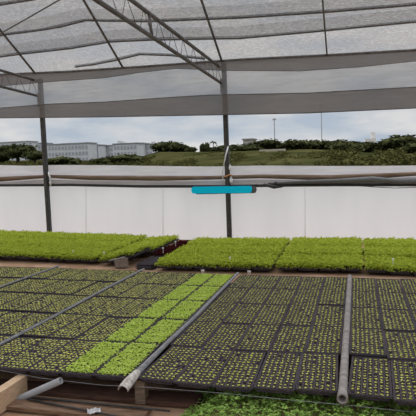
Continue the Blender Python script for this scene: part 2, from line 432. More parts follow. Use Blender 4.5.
# bearers and stub posts that carry the trays
for k, (y, x0, x1, lab, m) in enumerate([(.40, -5.6, 1.15, 'long dark board under the front row of trays', 'redwood'), (1.0, -5.6, 1.15, 'long dark board under the second row of trays', 'oldwood'), (1.7, -5.6, 1.15, 'long dark board under the middle row of the near bed', 'oldwood'), (2.37, -5.6, 1.15, 'long dark board under the fourth row of trays', 'oldwood'), (3.05, -5.6, 1.15, 'long dark board under the back row of the near bed', 'oldwood')]):
    b = thing('bearer_board', ((x0+x1)/2, y, 0), lab, 'board', 'boards carrying the near bed')
    bm = bmesh.new(); add_box(bm, (0, 0, .079), (x1-x0, .04, .158), bevel=.004); bm_obj('plank', bm, M[m], b)
for k, (y, x0, x1, lab) in enumerate([(4.62, -8, -3.2, 'dark bearer under the front of the back bed beyond the wooden block'), (4.45, -2.72, 1.4, 'dark bearer under the front of the back bed past the red seedlings'), (5.6, -8.2, 1.5, 'dark bearer under the rear of the back bed')]):
    b = thing('bearer_board', ((x0+x1)/2, y, 0), lab, 'board', 'boards carrying the back bed')
    bm = bmesh.new(); add_box(bm, (0, 0, .118), (x1-x0, .04, .05), bevel=.004); bm_obj('plank', bm, M['oldwood'], b)
sp = thing('stub_post', (-1.365, .06, 0), 'short squared wooden stub post under the bent end of the gutter rail', 'post')
bm = bmesh.new(); add_box(bm, (0, 0, .085), (.075, .07, .17), bevel=.005); bm_obj('stub', bm, M['oldwood'], sp)
sp = thing('stub_post', (0.0, .16, 0), 'short wooden stub post under the open end of the round pipe', 'post')
bm = bmesh.new(); add_box(bm, (0, 0, .082), (.07, .07, .16), bevel=.005); bm_obj('stub', bm, M['oldwood'], sp)

# timber beam and loose pipe in the near corner
pc = atz(27, 374.8, .15)
tb = thing('timber_beam', (pc.x-.036, pc.y, 0), 'pale sawn timber beam poking out beneath the near bed beside the loose pipe', 'timber')
bm = bmesh.new(); add_box(bm, (0, -.35, .075), (.072, .70, .15), bevel=.004); bm_obj('beam', bm, M['timber'], tb)
p1 = at(61, 380.5, -.09); p0 = at(0, 407.5, -.11); d = (p0-p1)
lp = thing('loose_pipe', tuple(p1), 'loose pale grey plastic pipe lying across the timber beam in the near corner', 'pipe')
bm = bmesh.new()
e = d*1.5
n = 14
dn = e.normalized(); a = dn.cross(Vector((0, 0, 1))).normalized(); b_ = dn.cross(a)
def rr(p, r): return [bm.verts.new(p+(a*math.cos(2*math.pi*k/n)+b_*math.sin(2*math.pi*k/n))*r) for k in range(n)]
R = [rr(dn*.10, .019), rr(dn*0, .019), rr(dn*0, .024), rr(e, .026)]
for A, B in zip(R, R[1:]):
    for k in range(n): bm.faces.new((A[k], A[(k+1) % n], B[(k+1) % n], B[k]))
bm.faces.new(R[-1]); bm_obj('tube', bm, M['loose'], lp, True)

# boards, drip lines, scrap and weeds under the front edge
def board(name, x0, x1, y, z, w, h, rz, mat, lab):
    o = thing(name, ((x0+x1)/2, y, z), lab, 'board', 'boards lying under the front edge', (0, 0, rz))
    bm = bmesh.new(); add_box(bm, (0, 0, h/2), (x1-x0, w, h), bevel=.004); bm_obj('plank', bm, M[mat], o)
board('ground_board', -3.0, -1.25, -.14, 0, .20, .03, .0, 'tanwood', 'broad tan board lying on the earth nearest the camera')
board('ground_board', -3.0, -.95, .10, 0, .17, .035, .02, 'redwood', 'reddish brown board lying on the earth under the green trays')
for k, (pts, lab) in enumerate([([(20, 396.5), (60, 400), (110, 405), (170, 411)], 'black drip hose on the reddish board, the one farther from the camera'), ([(28, 399), (60, 405.5), (100, 413), (125, 418)], 'black drip hose on the tan board, the one nearer the camera')]):
    q = [atz(x, y, .043) for x, y in pts]
    tag(tube('drip_hose', q, .007, M['black'], n=6), lab, 'hose', 'black drip hoses')
bm = bmesh.new()
r = bmesh.ops.create_grid(bm, x_segments=9, y_segments=7, size=.5)
for v in bm.verts:
    v.co = Vector((v.co.x*.085, v.co.y*.055, .018*noise.noise(v.co*4.1+Vector((3, 1, 2)))+.012*noise.noise(v.co*7)+.01))
sc = bm_obj('crumpled_scrap', bm, M['foil']); sc.location = tuple(atz(94, 412, .042)); sc.rotation_euler = (0, 0, .5)
sc.modifiers.new('s', 'SOLIDIFY').thickness = .002
tag(sc, 'crumpled white plastic scrap on the boards under the front edge', 'scrap')
fwire = tube('support_wire', [at(-6, 369, -.035)]+[at(x, y, -.035) for x, y in [(40, 378), (100, 385), (150, 387.5), (220, 393), (290, 400), (350, 405.5), (422, 413)]], .0022, M['wire'], n=5)
tag(fwire, 'thin steel wire stretched along the front edge below the trays', 'wire')
V, Fc = [], []
for k in range(1700):
    u = random.random(); x = -1.04+1.66*u
    y = random.uniform(-.22, .34)
    edge = min(1, (x+1.02)/.25)
    hh = max(0, random.uniform(.03, .15)*(.55+.45*noise.noise(Vector((x*5, y*5, 0)))+.35))*edge
    if y > -.06: hh = min(hh, .15)
    a = random.random()*6.28
    for q in range(4):
        leaves(V, Fc, (x+random.uniform(-.01, .01), y+random.uniform(-.01, .01), hh), a+q*1.57+random.uniform(-.3, .3), random.uniform(-.1, .6), random.uniform(.016, .03), random.uniform(.012, .022), .15)
    if k % 2 == 0:
        i = len(V); V += [Vector((x-.0015, y, 0)), Vector((x+.0015, y, 0)), Vector((x, y+.001, hh))]; Fc.append((i, i+1, i+2))
tag(mesh_obj('weeds', mesh_from('weeds', V, Fc, M['weed'])), 'leafy green weeds growing beneath the front edge of the near bed', 'weeds', kind='stuff')

# small things on the back bed and aisle
bc = at(121.5, 263, 4.05); bc.z = 0
wb = thing('wooden_block', (bc.x+.02, 4.02, .135), 'greyish wooden block propping up the corner tray of the back bed', 'block', None, (0, -.08, .15))
bm = bmesh.new(); add_box(bm, (0, 0, .065), (.19, .10, .13), bevel=.008); bm_obj('block_body', bm, M['blockwood'], wb)
bm = bmesh.new(); add_box(bm, (-.05, -.03, .137), (.25, .05, .012), rot=Matrix.Rotation(-.12, 3, 'Y'), bevel=.003); bm_obj('top_slat', bm, M['pipe'], wb)
for k, (x, y, Y, lab) in enumerate([(73, 251, 4.35, 'white plant label in tall seedlings near the left end of the back bed'), (104, 252.5, 4.2, 'white plant label in the tall seedlings above the wooden block'), (163, 248, 4.55, 'white plant label among the dark red seedlings'), (175.5, 241.5, 5.1, 'white strip lying on the dark red seedlings farther back'), (230, 257.5, 4.05, 'white plant label in tall seedlings below the post with the cyan bar'), (393, 259, 4.05, 'white plant label in the tall seedlings past the second slit')]):
    p = at(x, y, Y)
    o = thing('plant_label', tuple(p), lab, 'plant label', 'white plant labels', (0, 0, random.uniform(-.4, .4)))
    bm = bmesh.new(); add_box(bm, (0, 0, .0), (.026, .004, .022), bevel=.001); bm_obj('tag_face', bm, M['white'], o)
    bm = bmesh.new(); add_box(bm, (0, .001, -.045), (.006, .003, .07)); bm_obj('stake', bm, M['white'], o)
for k, (x, y, lab) in enumerate([(207.5, 271.5, 'white plug cup standing on the bare earth behind the green trays'), (252, 273, 'white plug cup standing on the bare earth behind the young trays')]):
    p = atz(x, y, .09); p.y = min(p.y, 3.8); p.z = .11
    bm = bmesh.new(); lathe(bm, [(.018, 0), (.026, .05), (.028, .052)], 10); o = bm_obj('plug_cup', bm, M['white'], None, True); o.location = tuple(p); tag(o, lab, 'cup', 'white plug cups')

# ------------------------------------------------------------------ ground and land outside
def BANK(y): t = max(0, min(1, (y-3.42)/.16)); return .11*t*t*(3-2*t)
bm = bmesh.new()
xs = np.linspace(-12, 6, 60); ysg = np.concatenate([np.linspace(-8, 3.2, 30), np.linspace(3.3, 3.8, 9), np.linspace(4, 8.2, 14)])
gv = [[bm.verts.new((x, y, .012*noise.noise(Vector((x*2, y*2, 0)))-.012+BANK(y)*(1+max(0, min(.5, (-2.6-x)*.2))))) for x in xs] for y in ysg]
for j in range(len(ysg)-1):
    for i in range(len(xs)-1): bm.faces.new((gv[j][i], gv[j][i+1], gv[j+1][i+1], gv[j+1][i]))
struct(bm_obj('floor', bm, M['soilground'], None, True))
HT = [(-60, 160), (0, 160), (90, 160), (140, 157), (160, 151.5), (200, 152), (260, 150), (300, 149), (340, 150), (420, 150), (500, 150)]
cols = np.linspace(-80, 520, 61)
bm = bmesh.new(); grid = []
for Y, mode in [(8.3, 0), (30, 0), (60, 1), (90, 2), (120, 3), (150, 4), (230, 5), (600, 6)]:
    rowv = []
    for px in cols:
        top = at(px, interp(px, HT), 150); x = top.x*((Y-CAM.y)/(150-CAM.y))
        lo = -.05 - .006*min(Y, 120)
        kk = {0: 0, 1: .08, 2: .3, 3: .68, 4: 1, 5: .9, 6: .5}[mode]
        z = lo+(top.z-lo)*kk + (.35*noise.noise(Vector((x*.08, Y*.08, 1))) if 0 < mode < 5 else 0)
        rowv.append(bm.verts.new((x, Y, z)))
    grid.append(rowv)
for A, B in zip(grid, grid[1:]):
    for i in range(len(cols)-1): bm.faces.new((A[i], A[i+1], B[i+1], B[i]))
struct(bm_obj('hill', bm, M['hill'], None, True))

# ---- apartment blocks
def building(px0, px1, pyt, pyb, Y, depth, floors, ncol, label, mat='hazywall', yaw_=0, towers=(), roof=True, name='apartment_block'):
    a, b = at(px0, pyt, Y), at(px1, pyt, Y); base = at((px0+px1)/2, pyb, Y).z-3
    w = b.x-a.x; top = (a.z+b.z)/2; cx = (a.x+b.x)/2; h = top-base
    o = thing(name, (cx, Y, base), label, 'building', None, (0, 0, yaw_))
    bm = bmesh.new(); add_box(bm, (0, depth/2, h/2), (w, depth, h)); wl_ = bm_obj('walls', bm, M[mat], o)
    if roof:
        bm = bmesh.new(); add_box(bm, (0, depth/2, h+.25), (w+.8, depth+.8, .5)); bm_obj('roof', bm, M['rooftile'], o)
    fh = 3.0
    if ncol:
        bmw = bmesh.new(); add_box(bmw, (0, 0, 0), (w/ncol*.58, .3, 1.6)); me = bpy.data.meshes.new('window'); bmw.to_mesh(me); bmw.free(); me.materials.append(M['pane'])
        for f in range(floors):
            for c in range(ncol):
                q = mesh_obj('window', me, parent=wl_); q.location = (-w/2+w*(c+.5)/ncol, -.05, h-1.7-f*fh)
    for (tx, tw, th) in towers:
        bm = bmesh.new(); add_box(bm, (tx*w, depth/2, h+th/2), (tw, 4, th)); bm_obj('roof_tower', bm, M[mat], o)
    return o
building(-14, 28, 142.8, 160, 250, 9, 4, 14, 'long pale apartment block at the far end beyond the round tree')
building(29, 43.5, 143.8, 160, 262, 9, 4, 5, 'pale apartment block just before the post, behind small bushes')
building(47.5, 88, 144.2, 160, 235, 9, 5, 12, 'wide grey apartment block with rows of windows right past the post', towers=((-.1, 5, .8),))
building(88.5, 98, 145.5, 160, 245, 9, 5, 2, 'narrow end wall block adjoining the wide grey apartment block')
building(101, 113, 146, 160, 255, 9, 4, 4, 'small pale apartment block between two larger blocks')
building(113.3, 136.5, 144, 160, 240, 9, 4, 7, 'grey apartment block with a dark stair tower on its roof', towers=((-.36, 1.2*1.2, 1.8), (-.22, 1.2, 1.2)))
building(138, 142, 143.5, 158, 265, 10, 3, 1, 'slim pale tower just past the block with the roof tower')
building(146, 152, 144.5, 156, 270, 10, 2, 2, 'small pale house block before the round dark tree', towers=((.2, 1.2, 1.6),))
building(243, 252.5, 139.8, 150, 200, 8, 2, 3, 'beige house above the tree line beside the post with the cyan bar', mat='beige', name='house')
building(365, 376, 138.5, 146, 230, 10, 0, 0, 'pinkish white house with a turret above the trees', mat='wallpale', towers=((.25, 1.7, 2.6),), roof=False, name='house')
building(259, 285, 149.2, 151, 140, 1.2, 0, 0, 'low white boundary wall beneath the lighting mast', mat='beige', roof=False, name='boundary_wall')
# ---- light masts
for (x, yt, yb, Y, lab, r) in [(275, 119.5, 150, 160, 'dark lighting mast with a small head above the low white wall', .17), (322, 106, 150, 160, 'pale tall mast reaching up behind the net curtain', .15)]:
    t_, b_ = at(x, yt, Y), at(x, yb, Y)
    o = thing('light_mast', (b_.x, Y, b_.z-1.5), lab, 'mast', 'light masts')
    h = t_.z-b_.z+1.5
    bm = bmesh.new(); add_tube(bm, [(0, 0, 0), (0, 0, h)], [r, r*.75], 8); bm_obj('pole', bm, M['mast'], o)
    bm = bmesh.new(); add_box(bm, (0, 0, h+.1), (1.0, .4, .5), bevel=.08); bm_obj('lamp_head', bm, M['mast'], o)

# ---- trees and shrubs on the skyline
def tree(px, pyt, pyb, wpx, Y, lab, mat='tree', name='tree', kind='round'):
    top, bot = at(px, pyt, Y), at(px, pyb+1.5, Y); h = top.z-bot.z; w = (1.0 if px < 200 else 1.3)*wpx*(at(px+1, pyb, Y)-bot).length
    o = thing(name, (bot.x, Y, bot.z-.8), lab, 'tree' if name != 'shrub' else 'shrub', 'trees on the skyline' if name == 'tree' else 'shrubs below the skyline')
    V, Fc = [], []
    seed = random.random()*50; wpx *= 1.0
    H_ = h+.8
    nl = int(min(1500, 160+w*h*18))
    for q in range(nl):
        if kind == 'cypress': cx, cy, cz, rx, rz = 0, 0, H_*.55, w*.5, H_*.46
        else:
            k = random.randrange(5); a = k*1.3+seed
            cx, cy = math.cos(a)*w*.22, math.sin(a)*w*.2; cz = H_*(.66+.10*math.sin(a*2.1)); rx = w*.32; rz = H_*.27
            if name == 'shrub': cz = H_*.5; rz = H_*.45
        u, v = random.random()*6.28, math.acos(random.uniform(-1, 1)); rad = random.uniform(.7, 1.0)
        p = Vector((cx+rx*rad*math.sin(v)*math.cos(u), cy+rx*rad*math.sin(v)*math.sin(u), cz+rz*rad*math.cos(v)))
        leaves(V, Fc, p, random.random()*6.28, random.uniform(-.8, .8), w*.09+.22, w*.075+.18, .2)
    # solid heart of the crown
    bm = bmesh.new()
    if kind == 'cypress': blobs = [(0, 0, H_*.55, w*.42, H_*.42)]
    else: blobs = [(math.cos(k*1.3+seed)*w*.22, math.sin(k*1.3+seed)*w*.2, (H_*(.66+.10*math.sin((k*1.3+seed)*2.1)) if name != 'shrub' else H_*.5), w*.28, H_*(.23 if name != 'shrub' else .4)) for k in range(5)]
    for (cx, cy, cz, rx, rz) in blobs:
        r = bmesh.ops.create_icosphere(bm, subdivisions=2, radius=1)
        for v in r['verts']: v.co = Vector((cx+v.co.x*rx, cy+v.co.y*rx, cz+v.co.z*rz))*1.0
    me = bpy.data.meshes.new('heart'); bm.to_mesh(me); bm.free()
    i = len(V); V += [v.co.copy() for v in me.vertices]; Fc += [tuple(i+k for k in p.vertices) for p in me.polygons]
    mesh_obj('crown', mesh_from('crown', V, Fc, M[mat]), parent=o)
    if name == 'tree':
        bm = bmesh.new(); add_tube(bm, [(0, 0, 0), (0, 0, H_*.6)], [w*.05+.05, w*.03+.03], 7); bm_obj('trunk', bm, M['bark'], o)
for a in [
    (18, 144.5, 159, 20, 130, 'big round dark tree in front of the long pale apartment block'),
    (2, 150, 162, 14, 125, 'low dark tree at the very end of the skyline beside the round tree'),
    (35, 150.5, 160, 12, 120, 'small dark tree just before the thin post'),
    (62, 157, 163, 20, 110, 'low spreading tree below the wide grey apartment block'),
    (108, 157, 163, 18, 112, 'low tree beneath the small pale apartment block'),
    (126, 154.5, 162, 20, 112, 'dark bushy tree beneath the block with the roof tower'),
    (167, 141.5, 152.5, 17, 150, 'large dark round tree at the end of the grassy slope'),
    (181, 144.5, 152.5, 9, 152, 'smaller dark tree just past the large round tree'),
    (190, 146.5, 152.5, 8, 152, 'low tree between the smaller dark tree and the cypresses'),
    (218, 147, 152.5, 14, 155, 'low tree under the palm'),
    (233, 145.5, 152, 15, 152, 'dark tree right behind the post with the cyan bar'),
    (246, 146, 151.5, 12, 148, 'dark tree in front of the beige house'),
    (255, 147.5, 151, 9, 150, 'short tree just past the beige house'),
    (265, 140.5, 150.5, 16, 156, 'dark broad tree next to the lighting mast'),
    (283, 143.5, 150.5, 11, 165, 'greyish tree behind the low white wall'),
    (294, 140.5, 150, 17, 154, 'bushy dark tree midway between the two masts'),
    (307, 141, 149.5, 15, 156, 'bushy dark tree closest to the pale tall mast'),
    (318, 145, 150, 8, 165, 'small tree at the foot of the pale tall mast'),
    (333, 140.5, 151, 14, 158, 'dark tree just past the pale tall mast'),
    (345, 141.5, 151, 14, 150, 'dark tree second past the pale tall mast'),
    (357, 141.5, 152, 14, 146, 'dark tree beside the pinkish white house'),
    (371, 142.5, 153, 16, 140, 'dark tree right below the pinkish white house'),
    (384, 142.5, 154, 15, 138, 'dark tree between pinkish house and the tallest flat-topped tree'),
    (401, 135.5, 153, 20, 135, 'tallest flat-topped tree near the end of the skyline'),
    (416, 142.5, 154, 16, 130, 'dark tree cut by the frame edge past the tallest tree'),
]: tree(*a)
for x, lab in [(203, 'slim cypress nearer the large round tree'), (207, 'slim cypress nearer the palm')]: tree(x, 142 if x == 207 else 143, 153, 3.2, 152, lab, kind='cypress')
t_, b_ = at(213.5, 142.5, 152), at(213.5, 153, 152)
o = thing('palm_tree', (b_.x, 152, b_.z-.5), 'small palm with drooping fronds between the cypresses and the post', 'tree')
h = t_.z-b_.z+.5
tube('trunk', [(0, 0, 0), (.05, 0, h*.6), (0, 0, h)], [.16, .12, .1], M['bark'], o)
V, Fc = [], []
for k in range(16): leaves(V, Fc, (0, 0, h), k*.4+.1, random.uniform(-.4, .7), 1.5, .45, .45)
mesh_obj('fronds', mesh_from('fronds', V, Fc, M['tree']), parent=o)
# scrub on the slope: nobody could count it
V, Fc = [], []
for k in range(7500):
    px = random.uniform(-10, 425); Y = random.uniform(60, 125)
    k_ = interp(Y, [(30, 0), (60, .08), (90, .3), (120, .68), (150, 1)])
    top = at(px, interp(px, HT), 150); lo = -.05-.006*min(Y, 120)
    z = lo+(top.z-lo)*k_
    if noise.noise(Vector((px*.045, Y*.05, 3))) < (-.15 if px > 150 else -.6) + (.25 if px < 330 and px > 150 else 0): continue
    x = top.x*((Y-CAM.y)/(150-CAM.y)); s = random.uniform(.5, 1.1)*(.85 if px < 150 else 1.2 if px > 330 else .8)
    for q in range(5):
        leaves(V, Fc, (x+random.uniform(-.5, .5)*s, Y+random.uniform(-.5, .5)*s, z+random.uniform(0, .9)*s), random.random()*6.28, random.uniform(-.3, .9), .65*s, .5*s, .2)
tag(mesh_obj('undergrowth', mesh_from('undergrowth', V, Fc, M['bush'])), 'olive scrub and bushes covering the slope outside beyond the film wall', 'undergrowth', kind='stuff')

# ------------------------------------------------------------------ greenhouse wall
YW = 6.95
def strip(name, top, bot, Y, mat, parent=None, nx=70, nz=3, wave=.012, x0=-6, x1=422, yoff=0.0):
    """hanging sheet between two measured edges (pixels read off at distance Y), with shallow waves; ends run on past the frame"""
    def edge(tab):
        P = [at(x, y, Y) for x, y in tab]
        return [(p.x, p.z) for p in P]
    T, B = edge(top), edge(bot)
    X0, X1 = -9.5, 3.2
    bm = bmesh.new(); rows = []
    for k in range(nz+1):
        rw = []
        for i in range(nx+1):
            x = X0+(X1-X0)*i/nx; zt, zb = interp(x, T), interp(x, B)
            z = zt+(zb-zt)*k/nz
            yy = Y+yoff+wave*noise.noise(Vector((x*1.7, z*2.5, Y)))*2
            rw.append(bm.verts.new((x, yy, z)))
        rows.append(rw)
    for A, B_ in zip(rows, rows[1:]):
        for i in range(nx): bm.faces.new((A[i], A[i+1], B_[i+1], B_[i]))
    return bm_obj(name, bm, mat, parent, True)
HOSE = [(0, 186), (70, 185.5), (140, 187), (220, 187), (278, 186), (340, 185.5), (416, 185.5)]
BOT = [(0, 247), (208, 249), (416, 252)]
ROLLT = [(0, 165), (25, 165.8), (60, 165), (110, 165.2), (160, 166), (208, 166.5), (260, 165.5), (340, 166), (416, 165.5)]
BRN = [(0, 178), (30, 176), (48, 175), (90, 176.5), (160, 177), (208, 176.5), (260, 175), (330, 176.5), (380, 174.5), (416, 172.5)]
wall = struct(strip('wall_back', HOSE, BOT, YW, M['film'], nz=6, wave=.008))
for i, px in enumerate((86, 163, 305)):
    a, b = at(px, 187, YW-.012), at(px, 240, YW-.012)
    struct(tube('trim_%d' % (i+1), [a, (a+b)/2, b], .006, M['white'], n=5))
rl = strip('rolled_film', ROLLT, HOSE, YW-.02, M['roll'], nz=6, wave=.02)
tag(rl, 'greyish plastic film gathered along the top of the white wall film', 'plastic film')
low = [(x, y+4.5) for x, y in BRN]
d2 = strip('film_fold', low, HOSE, YW-.045, M['dirtyfilm'], nz=3, wave=.012)
tag(d2, 'dirty grey fold of film hanging below the brown sleeve', 'plastic film')
sl = [at(-8, 178.5, YW-.075)]+[at(x, y+1.3, YW-.075) for x, y in BRN]+[at(424, 173.5, YW-.075)]
tag(tube('film_sleeve', sl, [.044+.010*math.sin(i*1.7) for i in range(len(sl))], M['sleeve'], n=8), 'brown dirty sleeve of rolled film running along the wall above the hose', 'film roll')
hs = [at(-8, 185.2, YW-.10)]+[at(x, y-.6, YW-.10) for x, y in HOSE]+[at(424, 184.5, YW-.10)]
hp = tube('irrigation_hose', hs, .028, M['black'], n=8); tag(hp, 'black irrigation hose running level along the top edge of the white film', 'hose')
hs = [at(x, y, YW-.15) for x, y in [(268, 183.5), (300, 182), (340, 181), (372, 179.5), (400, 181.5), (424, 181)]]
tag(tube('sagging_hose', hs, [.016, .034, .044, .058, .046, .044], M['darkgrey'], n=8), 'thick dark hose bundle resting above the black hose past the cyan bar', 'hose')
hs = [at(x, y, YW-.14) for x, y in [(345, 185), (375, 187), (395, 188), (424, 187)]]
tag(tube('dangling_cable', hs, .007, M['black'], n=6), 'thin black cable sagging below the hose bundle', 'cable')
# dark tangle hung on the hose
tg = thing('hose_clip', tuple(at(273, 185.5, YW-.17)), 'black tied bundle with a small loop hanging on the hose past the cyan bar', 'hose bundle')
o3 = tg.location.copy()
def rel(x, y, Y): return at(x, y, Y)-o3
tube('bundle', [rel(264, 184, YW-.17), rel(268, 185.5, YW-.18), rel(274, 187, YW-.19), rel(281, 187, YW-.17)], [.012, .03, .035, .012], M['black'], tg)
tube('loop', [rel(277, 186, YW-.17), rel(281, 187.5, YW-.17), rel(284, 186.5, YW-.17), rel(284, 184.5, YW-.17)], .008, M['black'], tg, 6)
tube('knot', [rel(274.5, 185, YW-.17), rel(276, 181.5, YW-.17)], [.02, .014], M['black'], tg, 6)

# ---- posts
def post(xy0, xy1, lab, Y=6.85):
    a, b = at(*xy0, Y), at(*xy1, Y)
    x = (a.x+b.x)/2
    o = thing('steel_post', (x, Y, -.02), lab, 'post', 'steel posts along the film wall')
    bm = bmesh.new(); add_box(bm, (0, 0, 1.78), (.078, .07, 3.56), bevel=.006); bm_obj('column', bm, M['post'], o)
    bm = bmesh.new(); add_box(bm, (.043, -.01, 1.78), (.016, .085, 3.54)); bm_obj('flange', bm, M['black'], o)
    bm = bmesh.new(); add_box(bm, (-.055, 0, 3.12), (.04, .06, .28), bevel=.004); bm_obj('bracket', bm, M['truss'], o)
    return o
post((41.5, 118), (50, 232), 'steel post beyond the wooden block, in front of the apartment blocks')
post((225.5, 118), (229, 235), 'steel post behind the cyan bar and watering lance')
wr = thing('white_rag', tuple(at(49.8, 178, 6.79)), 'white knotted rag tied to the post by the apartment blocks', 'rag')
o3 = wr.location.copy()
tube('knot', [rel(48.3, 172, 6.79), rel(49, 175, 6.78), rel(50.2, 178, 6.78), rel(50.3, 182, 6.78), rel(50.6, 186, 6.79)], [.008, .018, .014, .028, .012], M['white'], wr)
# cyan bar and dark bar behind it
def capsule(name, a, b, Y, r, th, mat, parent, o3):
    A, B = at(*a, Y), at(*b, Y); w = (B-A).length; c = (A+B)/2-o3
    ang = math.atan2((B-A).z, (B-A).x)
    bm = bmesh.new(); n = 10
    out = []
    for s, cx in ((1, w/2-r*.7), (-1, -w/2+r*.7)):
        for k in range(n+1):
            t = -math.pi/2+math.pi*k/n
            out.append((cx+s*math.cos(t)*r*.7, s*math.sin(t)*r))
    vf = [bm.verts.new((x, -th/2, z)) for x, z in out]; vb = [bm.verts.new((x, th/2, z)) for x, z in out]
    bm.faces.new(vf); bm.faces.new(vb[::-1])
    for k in range(len(out)): bm.faces.new((vf[k], vb[k], vb[(k+1) % len(out)], vf[(k+1) % len(out)]))
    bmesh.ops.rotate(bm, verts=bm.verts, cent=(0, 0, 0), matrix=Matrix.Rotation(-ang, 3, 'Y'))
    bmesh.ops.translate(bm, verts=bm.verts, vec=c)
    return bm_obj(name, bm, mat, parent)
cb = thing('cyan_bar', tuple(at(223, 189.7, 6.74)), 'flat bright cyan bar with rounded ends fixed across the post', 'bar')
capsule('cyan_face', (191.5, 190.2), (252, 189.4), 6.765, .066, .03, M['cyan'], cb, cb.location)
capsule('dark_backing', (195, 191), (256.5, 189.6), 6.797, .066, .035, M['darkgrey'], cb, cb.location)
# watering lance and bottles on the post
wl = thing('watering_lance', tuple(at(224.5, 166, 6.72)), 'pale metal watering lance leaning on the post above the cyan bar', 'lance')
o3 = wl.location.copy()
tube('rod', [rel(223.6, 166, 6.72), rel(225.8, 155, 6.72), rel(228.2, 146.5, 6.74)], .013, M['white'], wl)
tube('hose_tail', [rel(223.6, 166, 6.72), rel(222.4, 172, 6.72), rel(223, 178, 6.72), rel(221, 182.5, 6.72)], .010, M['foil'], wl)
for k, (x, y, r, h, lab) in enumerate([(230.2, 167.5, .028, .09, 'small white bottle fixed on the post, the upper one'), (231.2, 180.0, .03, .10, 'small white bottle fixed on the post, the lower one')]):
    p = at(x, y, 6.78)
    o = thing('bottle', tuple(p), lab, 'bottle', 'white bottles on the post')
    bm = bmesh.new(); lathe(bm, [(r*.8, -h*.5), (r, -h*.42), (r, h*.2), (r*.5, h*.4), (r*.45, h*.5)], 10); bd_ = bm_obj('body', bm, M['white'], o, True)
    bm = bmesh.new(); lathe(bm, [(r*.52, h*.46), (r*.52, h*.66)], 8); bm_obj('cap', bm, M['white'], bd_)
p = at(230.4, 175.5, 6.77)
ot = tube('orange_tape', [p+Vector((-.12, -.02, -.02)), p+Vector((-.06, -.05, -.01)), p+Vector((0, -.02, .02)), p+Vector((.03, 0, .0))], .012, M['orange']); tag(ot, 'orange tape wound around the post between the white bottles', 'tape')

# ---- net curtain under the eave
ES = [(0, 74.6), (70, 71.4), (150, 66), (240, 59.5), (330, 55), (416, 50)]
S1 = [(0, 86), (60, 81), (103, 78), (140, 72.5), (176, 68.5), (225, 70.5), (300, 71), (360, 67), (416, 61)]
EB = [(0, 108), (50, 104), (104, 102), (160, 98), (208, 95), (308, 93), (416, 87)]
BB = [(0, 118), (100, 117), (208, 115), (308, 113), (416, 108)]
CURT = thing('net_curtain', (0, 6.7, 2.5), 'grey shade-net curtain hanging under the eave along the back wall', 'shade net')
for nm, tp, bt, yo, m in [('net_sheet', ES, BB, 0, 'curtnet'), ('upper_fold', ES, S1, -.03, 'foldnet'), ('lower_fold', EB, BB, -.03, 'foldnet')]:
    o = strip(nm, tp, bt, 6.7, M[m], nz=4, wave=.012, yoff=yo); o.parent = CURT; o.matrix_parent_inverse = CURT.matrix_basis.inverted()
for nm, tab, r in [('hem_cord', EB, .008), ('hem_cord', BB, .010), ('hem_cord', S1, .006)]:
    o = tube(nm, [at(x, y, 6.66)-Vector(CURT.location) for x, y in [(-8, tab[0][1])]+tab+[(424, tab[-1][1])]], r, M['truss'], CURT, 6)

# ------------------------------------------------------------------ roof
S = .60
def zroof(x, y):
    e = 3.466-.024*x
    t = 6.6-y
    if t < 1.6: return e+S*t
    t -= 1.6
    return e+.96 + (S*t - S*t*t/9.2)      # the arch flattens and comes down again behind the camera
def at_roof(px, py):
    d = ray(px, py); k = (3.466-.024*CAM.x+S*(6.6-CAM.y)-CAM.z)/(d.z+.024*d.x+S*d.y); return CAM+d*k
bm = bmesh.new()
xs = np.linspace(-11, 4.5, 80); yr = list(np.linspace(6.72, 4.4, 34))+list(np.linspace(4.2, -5.5, 30)); rows = []
for y in yr:
    rows.append([bm.verts.new((x, y, zroof(x, y)+.05+.012*noise.noise(Vector((x*1.1, y*3, 0))) )) for x in xs])
for A, B in zip(rows, rows[1:]):
    for i in range(len(xs)-1): bm.faces.new((A[i], A[i+1], B[i+1], B[i]))
ceil_ = struct(bm_obj('ceiling', bm, M['roofnet'], None, True))
pr_ = [at_roof(x, y) for x, y in [(-40, 60), (0, 57), (22, 54), (70, 48.7), (110, 42), (150, 40), (240, 38.5), (312, 32), (416, 22), (440, 20)]]
tabY = [(p.x, p.y) for p in pr_]
bm = bmesh.new(); rows = []
for k in range(13):
    rows.append([])
    for i in range(70):
        x = -10.5+14.5*i/69; y = interp(x, tabY)-.16*k
        rows[-1].append(bm.verts.new((x, y, zroof(x, y)+.035-(.03 if k % 3 == 1 else 0)+.012*noise.noise(Vector((x*2, y*4, 5))))))
for A, B in zip(rows, rows[1:]):
    for i in range(69): bm.faces.new((A[i], A[i+1], B[i+1], B[i]))
bm_obj('darkening_layer', bm, M['overnet'], ceil_, True)  # extra net layer added to darken the roof above the first purlin
